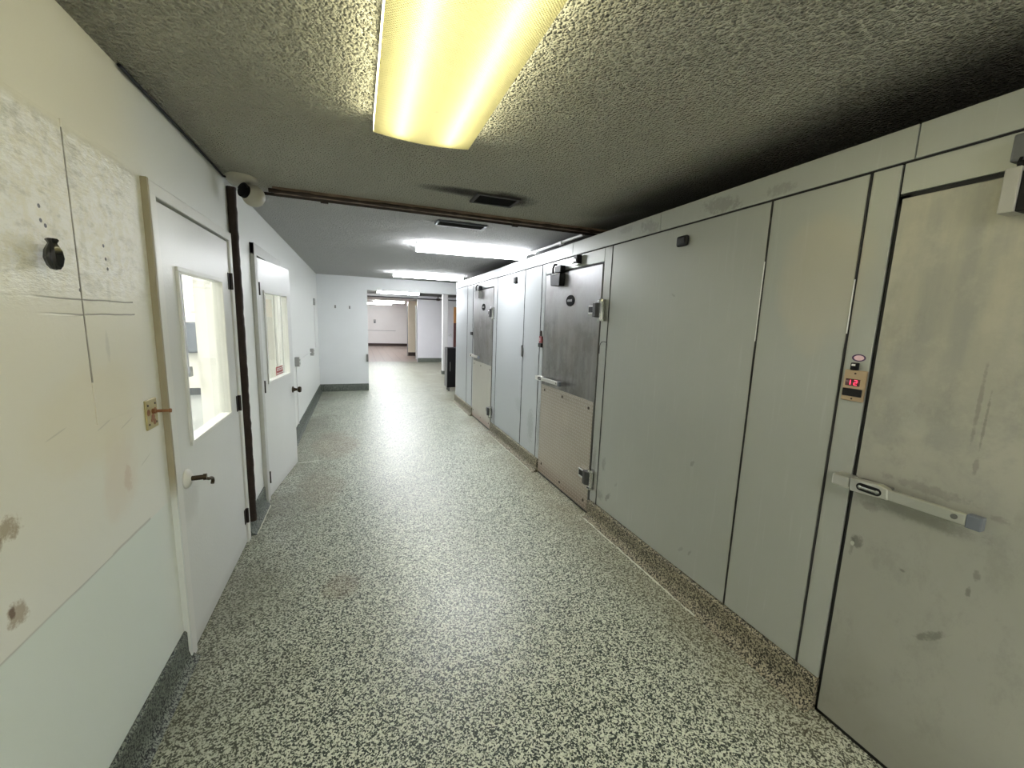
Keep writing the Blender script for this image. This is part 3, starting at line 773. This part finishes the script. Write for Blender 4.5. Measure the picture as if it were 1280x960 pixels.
# ------------------------------------------------------------------ walk-in cooler
ZT, ZF, ZC = 2.237, 2.125, .142
ck = empty('walk_in_cooler', (2.8, 3, 0)); tag(ck, 'long row of grey metal walk-in cooler panels along the right wall', 'walk-in cooler')
bm = NB(); box(bm, XR+.0125, 4.0, YB+.05, 7.590, 0.0, ZT-.0125); link('body', bm, M_seam, ck)
def panel(y0, y1, z0, z1, name='wall_panel', x0=XR, mat=None, bev=.0025, g=.0045):
    bm = NB(); box(bm, x0, XR+.012, y0+g, y1-g, z0+g, z1-g, bev); return link(name, bm, mat or M_panel, ck)
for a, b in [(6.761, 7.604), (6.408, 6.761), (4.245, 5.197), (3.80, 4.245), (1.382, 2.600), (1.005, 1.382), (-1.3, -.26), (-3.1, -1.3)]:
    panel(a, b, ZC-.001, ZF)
for a, b in [(-3.1, -.6), (-.6, .883), (.883, 2.104), (2.104, 3.19), (3.19, 4.27), (4.27, 5.5), (5.5, 6.6), (6.6, 7.604)]:
    bm = NB(); box(bm, XR-.006, XR+.03, a+.0015, b-.0015, ZF+.003, ZT, .003); box(bm, XR+.03, 4.0, a+.0015, b-.0015, ZT-.012, ZT, 0); link('top_panel', bm, M_panel, ck)
# ragged sealant along the seams
bm = NB()
def ragged(a, b, n_, r, jit):
    p, q = pipe_noise(a, b, n_, r, jit); tube(bm, p, r, 6, q)
ragged((XR-.001, -.5, ZF+.0002), (XR-.001, 7.6, ZF+.0002), 160, .0024, .1)
for y in (6.761, 6.408, 5.197, 4.245, 3.80, 2.600, 1.382, 1.005): ragged((XR-.0005, y, ZC+.004), (XR-.0005, y, ZF-.006), 50, .0033, .22)
link('sealant', bm, M_seam, ck, smooth=True)
for pts in ([(XR-.004, 1.383, 1.5), (XR-.004, 1.383, 1.7), (XR-.004, 1.382, 1.86)], [(XR-.004, 1.005, 1.55), (XR-.004, 1.005, 1.75)]):
    bm = NB(); tube(bm, pts, .0022, 6); link('seam_tape', bm, M_wpaint, ck, smooth=True)
bm = NB(); prism(bm, [(4.235, 1.17), (4.26, 1.19), (4.26, 1.29), (4.245, 1.30), (4.225, 1.25)], 'x', XR-.02, XR+.005, 0, .002); link('cam_plug', bm, M_dull, ck)
# curb
def curb(segs):
    prof = [(XR+.012, 0), (XR+.012, ZC), (XR-.006, ZC), (XR-.016, ZC-.010), (XR-.018, .05), (XR-.024, .028), (XR-.040, .008), (XR-.058, .001), (XR-.058, 0)]
    for a, b in segs:
        bm = NB(); prism(bm, prof, 'y', a, b); link('floor_curb', bm, M_curb, ck)
curb([(6.348, 7.604), (3.717, 5.344), (.913, 2.697), (-3.1, -.11)])
for a, b in [(6.38, 7.6), (3.76, 5.30), (1.5, 2.66)]:
    bm = NB(); n_ = 26; n_ = int((b-a)*28); pts = [(XR-.057+random.uniform(-.004, .004), a+(b-a)*i/n_, .001) for i in range(n_+1)]
    tube(bm, pts, .005, 6, [random.uniform(.0015, .0065) for _ in pts]); link('worn_edge', bm, M_caulk, ck, smooth=True)

def cooler_door(yr, yl, jr, jl, label, slab_m, kick, badge, seen_hinges, latch_y, n_latch):
    """yl = far (latch) edge, yr = near (hinge) edge; jl/jr = outer edges of the jambs"""
    r = empty('cooler_door', (XR, (yl+yr)/2, 0)); tag(r, label, 'cooler door', 'walk-in cooler doors')
    bm = NB()
    box(bm, XR, XR+.012, jr+.0045, yr-.0125, ZC+.002, ZF-.003, .0025); box(bm, XR, XR+.012, yl+.017, jl-.0045, ZC+.002, ZF-.003, .0025); box(bm, XR, XR+.012, yr-.010, yl+.010, 2.024, ZF-.003, .0025)
    link('door_frame', bm, M_panel, r)
    bm = NB()   # gasket ring proud of the frame, behind the slab
    for (a, b, c_, d_) in [(yr-.012, yr+.02, .004, 2.019), (yl-.02, yl+.0125, .004, 2.019), (yr-.012, yl+.0125, 1.99, 2.023), (yr-.012, yl+.012, .0, .03)]:
        box(bm, XR+.006, XR+.0122, a, b, c_, d_, .001)
    link('gasket', bm, M_black, r)
    bm = NB(); box(bm, XR-.005, XR+.0055, yr, yl, .022, 2.007, .003); link('slab', bm, slab_m, r)
    if kick:
        zt, km, kind = kick
        bm = NB(); box(bm, XR-.0085, XR-.005, yr+.008, yl-.008, .03, zt, .001); kp = link('kick_plate', bm, km, r)
        for (y, z) in [(yr+.07, zt-.06), ((yl+yr)/2+.03, zt-.05), (yl-.09, zt-.05), (yr+.07, .10), ((yl+yr)/2, .09), (yl-.09, .13)]:
            bm = NB(); lathe(bm, [(0, .013), (.003, .011), (.004, 0)], (XR-.0084, y, z), '-x', 14); link('screw', bm, M_screw, kp)
    if badge:
        y, z, a, b = badge
        bm = NB(); lathe(bm, [(0, 1), (.6, 1), (1, .94), (1.02, 0)], (0, 0, 0), '-x', 36)
        for v in bm.verts: v.co = Vector((XR-.005+v.co.x*.006, y+v.co.y*a, z+v.co.z*b))
        bg = link('badge', bm, M_matblk, r)
        bm = NB()
        for k in range(6):
            yy = y+a*(.55-.19*k); box(bm, XR-.0122, XR-.0111, yy-.006, yy+.006, z-.009, z+.009+.003*(k % 2))
        link('badge_lettering', bm, M_dull, bg)
    # hinges (strap on the slab, knuckle block and rounded cover on the jamb)
    for hz, m1 in seen_hinges:
        h = empty('hinge', (XR, yr, hz)); h.parent = r; h.location = Vector((XR, yr, hz))-WLOC[r.name]
        bm = NB(); box(bm, XR-.034, XR-.005, yr-.005, yr+.130, hz-.040, hz+.036, .005); link('strap', bm, m1, h)
        bm = NB(); box(bm, XR-.037, XR-.033, yr+.035, yr+.115, hz-.020, hz+.022, .001); link('strap_recess', bm, M_blackp, h)
        bm = NB(); prism(bm, [(XR, yr-.058), (XR-.046, yr-.050), (XR-.062, yr-.020), (XR-.060, yr+.02), (XR-.030, yr+.022), (XR, yr+.0)], 'z', hz-.058, hz+.052, 0, .004); link('knuckle', bm, M_knuckle, h)
        bm = NB(); lathe(bm, [(0, .030), (.012, .032), (.014, .018), (.13, .018), (.145, .030), (.16, .028), (.165, 0)], (XR-.022, yr-.052, hz-.085), 'z', 18); link('pin_barrel', bm, m1, h, smooth=True)
    # latch: strike on the jamb, lever bar across the slab
    z = 1.006
    sk = NB(); box(sk, XR-.058, XR, yl-.010, yl+.050, z-.024, z+.020, .007); link('strike', sk, M_alu, r)
    lt = empty('latch_handle', (XR, yl, z)); lt.parent = r; lt.location = Vector((XR, yl, z))-WLOC[r.name]
    L = latch_y
    bm = NB()
    prism(bm, [(yl-.018, z-.024), (yl-.014, z+.024), (yl-.105, z+.032), (yl-.13, z+.024), (yl-.135, z-.014)], 'x', XR-.066, XR-.040, 0, .005)
    prism(bm, [(yl-.12, z-.013), (yl-.12, z+.023), (yl-L+.04, z+.026), (yl-L+.04, z-.010)], 'x', XR-.064, XR-.050, 0, .004)
    link('lever', bm, M_alu, lt)
    bm = NB(); box(bm, XR-.052, XR-.005, yl-.12, yl-.022, z-.022, z+.020, .003); link('mount', bm, M_dull, lt)
    bm = NB(); n_ = 8; c1 = yl-.052; c2 = yl-.100; pts = []
    for i in range(n_+1): t = math.pi/2+math.pi*i/n_; pts.append((c2+.014*math.cos(t), z+.003+.014*math.sin(t)))
    for i in range(n_+1): t = -math.pi/2+math.pi*i/n_; pts.append((c1+.014*math.cos(t), z+.003+.014*math.sin(t)))
    prism(bm, pts, 'x', XR-.0675, XR-.0655); link('slot', bm, M_blackp, lt)
    bm = NB(); box(bm, XR-.0695, XR-.0670, c2-.002, c1+.002, z-.002, z+.007, .002)
    for yy in (c1+.002, c2-.002): lathe(bm, [(0, .0075), (.004, .006), (.005, 0)], (XR-.0665, yy, z+.003), '-x', 14)
    link('slot_bolt', bm, M_chrome, lt, smooth=True)
    bm = NB(); lathe(bm, [(0, .008), (.003, .008), (.004, 0)], (XR-.064, yl-L+.065, z+.008), '-x', 16); link('bolt', bm, M_dull, lt, smooth=True)
    bm = NB(); box(bm, XR-.066, XR-.040, yl-L+.006, yl-L+.040, z-.014, z+.028, .003); link('end_cap', bm, M_dgrey, lt)
    # door closer: hooked bracket on the header, tapered case on the slab
    return r

def closer(y, body_m, label, w, near=False):
    r = empty('door_closer', (XR, y, 1.88)); tag(r, label, 'door closer', 'door closers')
    if near:
        bm = NB(); box(bm, XR-.050, XR-.0005, y-.20, y+.004, 2.030, 2.103, .006); link('bracket', bm, plain('dark_grey_paint', (.10, .105, .105), .5), r)
        bm = NB(); box(bm, XR-.045, XR-.0055, y-.19, y-.012, 2.0085, 2.032, .002)
        for k in range(5): tube(bm, [(XR-.052, y-.02-.03*k, 2.036), (XR-.060, y-.02-.03*k, 2.020), (XR-.052, y-.02-.03*k, 2.004)], .004, 6)
        link('spring_hooks', bm, M_blackp, r)
        bm = NB(); box(bm, XR-.066, XR-.0055, y-.030, y+.002, 1.893, 2.012, .003); link('case', bm, plain('pale_grey_case', (.40, .39, .345), .5), r)
        bm = NB(); box(bm, XR-.060, XR-.0055, y-.19, y-.030, 1.893, 2.000, .003); link('case_body', bm, M_blackp, r)
        return r
    bm = NB(); prism(bm, [(y-w/2+.01, 1.885), (y+w/2-.02, 1.895), (y+w/2, 2.005), (y-w/2, 1.995)], 'x', XR-.062, XR-.0055, 0, .004); link('case', bm, body_m, r)
    bm = NB(); box(bm, XR-.055, XR-.0055, y-w/2+.005, y+w/2-.075, 2.004, 2.062, .006); link('bracket', bm, M_blackp, r)
    bm = NB(); tube(bm, [(XR-.045, y+w/2-.03, 1.99), (XR-.05, y+w/2-.034, 2.05), (XR-.035, y+w/2-.03, 2.085), (XR-.0105, y+w/2-.028, 2.085)], .010, 8); link('hook_arm', bm, M_blackp, r, smooth=True)
    bm = NB(); box(bm, XR-.066, XR-.060, y-.06, y+.06, 1.985, 1.998, .002); link('catch', bm, M_chrome, r)
    return r

cooler_door(-.095, .899, -.26, 1.005, 'nearest cooler door, stained grey, with long silver latch bar', M_dbeige, None, None, [], .362, 1)
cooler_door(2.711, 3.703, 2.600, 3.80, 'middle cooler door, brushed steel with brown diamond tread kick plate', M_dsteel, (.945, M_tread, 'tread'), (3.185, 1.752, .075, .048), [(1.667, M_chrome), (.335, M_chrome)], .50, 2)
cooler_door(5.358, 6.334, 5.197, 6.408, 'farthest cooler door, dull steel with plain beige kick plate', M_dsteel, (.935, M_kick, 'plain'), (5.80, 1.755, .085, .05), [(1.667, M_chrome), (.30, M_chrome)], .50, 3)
closer(.641, M_alu, 'pale boxy door closer at top of the nearest cooler door', .2, True)
closer(3.40, M_blackp, 'black door closer at top of the middle brushed steel door', .20)
closer(6.0, M_dull, 'dark door closer at top of the farthest cooler door', .22)

def cover_plate(y, z, w, h, label):
    r = empty('cover_plate', (XR, y, z-h/2)); tag(r, label, 'cover plate', 'black cover plates')
    bm = NB(); box(bm, XR-.024, XR-.0004, y-w/2, y+w/2, z-h/2, z+h/2, .012, 4); link('plate', bm, M_blackp, r, smooth=True)
    bm = NB(); box(bm, XR-.026, XR-.0235, y-w/2+.014, y+w/2-.014, z-h/2+.014, z+h/2-.014, .001); link('face', bm, M_black, r)
cover_plate(1.900, 2.035, .082, .058, 'small black rounded plate high on the wide grey panel')
cover_plate(4.525, 2.035, .085, .075, 'small black rounded plate high on panel between middle and farthest doors')
js = empty('door_switch', (XR, 3.07, 2.04)); tag(js, 'small black switch above the middle brushed steel door', 'switch')
bm = NB(); box(bm, XR-.048, XR-.0004, 3.035, 3.085, 2.045, 2.115, .004); link('box', bm, M_blackp, js)
bm = NB(); box(bm, XR-.052, XR-.001, 3.085, 3.115, 2.050, 2.095, .003); link('roller', bm, M_dull, js)
bm = NB(); box(bm, XR-.044, XR-.001, 3.03, 3.12, 2.038, 2.046, .002); box(bm, XR-.054, XR-.047, 3.055, 3.075, 2.065, 2.085, .002); link('bracket', bm, M_chrome, js)

# temperature read-outs
def seg_digit(bm, ch, y, z, s, x):
    """seven-segment figure; +y is to the viewer's left"""
    segs = {'a': (0, 2, 'h'), 'g': (0, 1, 'h'), 'd': (0, 0, 'h'), 'f': (0, 1, 'v'), 'b': (1, 1, 'v'), 'e': (0, 0, 'v'), 'c': (1, 0, 'v')}
    on = {'1': 'bc', '2': 'abged', '0': 'abcdef', '3': 'abgcd', '8': 'abcdefg', '-': 'g'}[ch]
    w, h, t = s*.55, s*.5, s*.14
    for k in on:
        a, b, o = segs[k]
        if o == 'h': box(bm, x, x+.001, y-w, y, z+b*h-t/2, z+b*h+t/2)
        else: box(bm, x, x+.001, y-a*w-t/2, y-a*w+t/2, z+b*h, z+b*h+h)
tp = empty('temperature_display', (XR, .951, 1.30)); tag(tp, 'bronze temperature panel with red digits beside the nearest cooler door', 'temperature display')
bm = NB(); box(bm, XR-.010, XR-.0004, .914, .988, 1.300, 1.416, .003); link('face_plate', bm, M_copper, tp)
bm = NB(); box(bm, XR-.0125, XR-.0095, .931, .979, 1.357, 1.383, .001); ds = link('display', bm, M_screen, tp)
bm = NB(); seg_digit(bm, '1', .971, 1.3615, .017, XR-.0137); seg_digit(bm, '2', .949, 1.3615, .017, XR-.0137); link('digits', bm, M_led, ds)
bm = NB(); box(bm, XR-.0145, XR-.0095, .920, .984, 1.318, 1.347, .002); link('button_strip', bm, M_blackp, tp)
for z in (1.404, 1.309):
    bm = NB(); lathe(bm, [(0, .0035), (.002, .003), (.0025, 0)], (XR-.0098, .951, z), '-x', 12); link('screw', bm, M_screw, tp)
pl = empty('cable_gland', (XR, .957, 1.416)); tag(pl, 'small black cable plug just above the bronze temperature panel', 'cable plug')
bm = NB(); box(bm, XR-.018, XR-.0004, .946, .968, 1.4165, 1.444, .003); link('body', bm, M_blackp, pl)
bm = NB(); box(bm, XR-.0195, XR-.0175, .951, .963, 1.432, 1.439, .0005); link('tag', bm, M_paper, pl)
def oval(bm, y, z, a, b, x0, x1):
    n_ = 32; prism(bm, [(y+a*math.cos(2*math.pi*i/n_), z+b*math.sin(2*math.pi*i/n_)) for i in range(n_)], 'x', x0, x1)
ov = empty('oval_sticker', (XR, .953, 1.447)); tag(ov, 'pink oval sticker with purple rim above the bronze temperature panel', 'sticker')
bm = NB(); oval(bm, .953, 1.462, .0225, .0135, XR-.0015, XR-.0003); link('rim', bm, M_purple, ov)
bm = NB(); oval(bm, .952, 1.462, .0165, .0095, XR-.0022, XR-.0014); link('face', bm, M_pink, ov)
tm = empty('temperature_display', (XR, 3.762, 1.30)); tag(tm, 'small red and black temperature panel beside the middle brushed steel door', 'temperature display')
bm = NB(); box(bm, XR-.014, XR-.0004, 3.723, 3.791, 1.352, 1.420, .003); link('display', bm, plain('dull_red_face', (.20, .03, .03), .5), tm)
bm = NB(); seg_digit(bm, '0', 3.775, 1.374, .026, XR-.0152); link('digits', bm, M_pink, tm)
bm = NB(); box(bm, XR-.022, XR-.0004, 3.721, 3.794, 1.310, 1.350, .004); link('housing', bm, M_blackp, tm)
bm = NB(); box(bm, XR-.012, XR-.0004, 3.755, 3.768, 1.42, 1.475, .002); link('cable_stub', bm, M_screw, tm)
tf = empty('temperature_display', (XR, 6.40, 1.31)); tag(tf, 'tiny black temperature panel beside the farthest cooler door', 'temperature display')
bm = NB(); box(bm, XR-.03, XR-.0055, 6.355, 6.455, 1.325, 1.375, .004); link('housing', bm, M_blackp, tf)
bm = NB(); box(bm, XR-.012, XR-.0055, 6.352, 6.385, 1.27, 1.44, .003); link('backplate', bm, M_dull, tf)
bm = NB()
pts = []
for i in range(13):
    t = i/12; pts.append((XR-.006-.02*math.sin(math.pi*t), 2.596+.085*t, 1.425+.018*math.sin(math.pi*t*.8)-.10*t*t))
tube(bm, pts, .0022, 6); tag(link('loose_wire', bm, M_blackp, smooth=True), 'thin bent wire hanging beside the middle brushed steel door', 'wire')

# ------------------------------------------------------------------ beyond: cabinet, far-room things
cb = empty('rolling_cabinet', (2.05, 8.9, 0)); tag(cb, 'tall black cabinet on casters behind the far end of the coolers', 'cabinet')
bm = NB(); box(bm, 1.815, 2.36, 8.735, 9.01, .085, .955, .006); link('body', bm, M_blackp, cb)
bm = NB(); box(bm, 1.807, 1.816, 8.742, 9.003, .09, .95, .002); link('side_panel', bm, plain('charcoal_side', (.11, .11, .115), .4), cb)
bm = NB(); box(bm, 1.82, 2.355, 8.722, 8.736, .10, .945, .003); dr = link('door', bm, M_blackp, cb)
bm = NB(); tube(bm, [(1.87, 8.70, .45), (1.87, 8.70, .65)], .008, 8); link('handle', bm, M_dull, dr, smooth=True)
for (x, y) in [(1.86, 8.78), (2.31, 8.78), (1.86, 8.97), (2.31, 8.97)]:
    bm = NB(); tube(bm, [(x-.014, y, .036), (x+.014, y, .036)], .035, 16); box(bm, x-.02, x+.02, y-.01, y+.01, .05, .088, .002); link('caster', bm, M_dull, cb, smooth=True)
bm = NB(); tube(bm, [(-1.5, 14.8, 2.262), (4.6, 14.8, 2.262)], .020, 12)
fp = empty('ceiling_pipe', (1.5, 14.8, 2.26)); tag(fp, 'dark pipe crossing the far room below its ceiling', 'pipe')
link('pipe_run', bm, plain('dark_pipe', (.07, .065, .075), .5), fp, smooth=True)
for x in (2.72,):
    bm = NB(); tube(bm, [(x-.06, 14.8, 2.262), (x+.06, 14.8, 2.262)], .038, 14); tube(bm, [(x, 14.8, 2.22), (x, 14.8, 2.37)], .018, 10); link('coupling', bm, M_bbrown, fp, smooth=True)
fo = empty('outlet_box', (.89, 23.79, 1.22)); tag(fo, 'small grey outlet box on the far white wall above the rail', 'outlet')
bm = NB(); box(bm, .83, .95, 23.74, 23.80, 1.25, 1.45, .01); link('box', bm, M_grey, fo)
bm = NB(); box(bm, .86, .92, 23.72, 23.74, 1.26, 1.34, .005); link('plug', bm, M_dgrey, fo)
bm = NB(); tube(bm, [(1.955, 17.57, 0), (1.955, 17.57, 2.2)], .016, 8); tag(link('corner_conduit', bm, M_cond, smooth=True), 'slim grey conduit up the corner of the cream wall in the far room', 'conduit')
od = empty('wooden_door', (3.45, 14.98, 0)); tag(od, 'orange wooden door leaf glimpsed beyond the coolers', 'door')
bm = NB(); box(bm, 3.33, 4.2, 14.93, 14.98, 1.45, 2.03, .004); link('upper_panel', bm, M_orange, od)
bm = NB(); box(bm, 3.33, 4.2, 14.93, 14.98, .02, 1.45, .004); link('lower_panel', bm, M_dred, od)
bm = NB(); lathe(bm, [(0, .03), (.03, .03), (.05, .04), (.08, .03), (.085, 0)], (3.20, 15.0, 1.0), '-y', 16); tag(link('wall_knob', bm, M_wpaint, smooth=True), 'small white wall knob beside the orange wooden door', 'switch')  # a plain round knob, not an electrical switch

# side room things seen through the near door's glass
ep = empty('electrical_panel', (-2.95, 9.13, .75)); tag(ep, 'dark grey electrical panel seen through the near door window', 'electrical panel')
bm = NB(); box(bm, -3.02, -2.58, 9.03, 9.15, .80, 1.36, .006); link('case', bm, M_dgrey, ep)
bm = NB(); box(bm, -3.0, -2.60, 9.018, 9.03, .82, 1.34, .003); link('cover', bm, plain('slate_cover', (.15, .17, .20), .4, .2), ep)
cj = empty('conduit_drop', (-2.0, 6.05, .6)); tag(cj, 'grey conduit hanging from the ceiling with a box, behind the near door window', 'conduit')
bm = NB(); tube(bm, [(-1.925, 5.93, .88), (-1.925, 5.93, 2.5)], .017, 12); link('pipe_run', bm, M_cond2, cj, smooth=True)
bm = NB(); box(bm, -1.963, -1.887, 5.90, 5.97, .77, .89, .008); link('box', bm, M_cond2, cj)
for (x, z0, z1, lb) in [(-2.86, 1.55, 1.80, 'lower of two white sheets on the side room end wall'), (-2.84, 1.84, 2.10, 'upper of two white sheets on the side room end wall')]:
    bm = NB(); box(bm, x, x+.25, 9.115, 9.149, z0, z1, .003); tag(link('notice_board', bm, M_paper), lb, 'notice board', 'white sheets in the side room')
bm = NB(); box(bm, -1.32, -.90, 5.97, 6.028, 0, 2.0, .004)
tag(link('board_panel', bm, M_boards), 'cream upright boards seen through the ajar door window', 'boards')

# ------------------------------------------------------------------ camera
cam = bpy.data.cameras.new('camera'); co = bpy.data.objects.new('camera', cam); C.objects.link(co)
cam.sensor_fit = 'HORIZONTAL'; cam.sensor_width = 36; cam.lens = 507.354/1280*36; cam.clip_start = .02
yaw, pitch, roll = .36516, -.15086, .03374
cy, sy, cp, sp2, cr, sr = math.cos(yaw), math.sin(yaw), math.cos(pitch), math.sin(pitch), math.cos(roll), math.sin(roll)
f = Vector((sy*cp, cy*cp, sp2)); rt = Vector((cy, -sy, 0)); u = rt.cross(f)
r2 = cr*rt+sr*u; u2 = -sr*rt+cr*u
m = Matrix(((r2.x, u2.x, -f.x, 0), (r2.y, u2.y, -f.y, 0), (r2.z, u2.z, -f.z, 1.55), (0, 0, 0, 1)))
co.matrix_world = m
S.camera = co

wd = bpy.data.worlds.new('world'); S.world = wd; wd.use_nodes = True
wd.node_tree.nodes['Background'].inputs[0].default_value = (.02, .02, .02, 1)

S.view_settings.view_transform = 'Standard'
try: S.view_settings.look = 'None'
except Exception: pass
S.view_settings.gamma = 1; S.view_settings.exposure = 0.5; S.view_settings.use_curve_mapping = False
S.cycles.max_bounces = 10; S.cycles.diffuse_bounces = 6; S.cycles.sample_clamp_indirect = 6
S.cycles.use_denoising = True
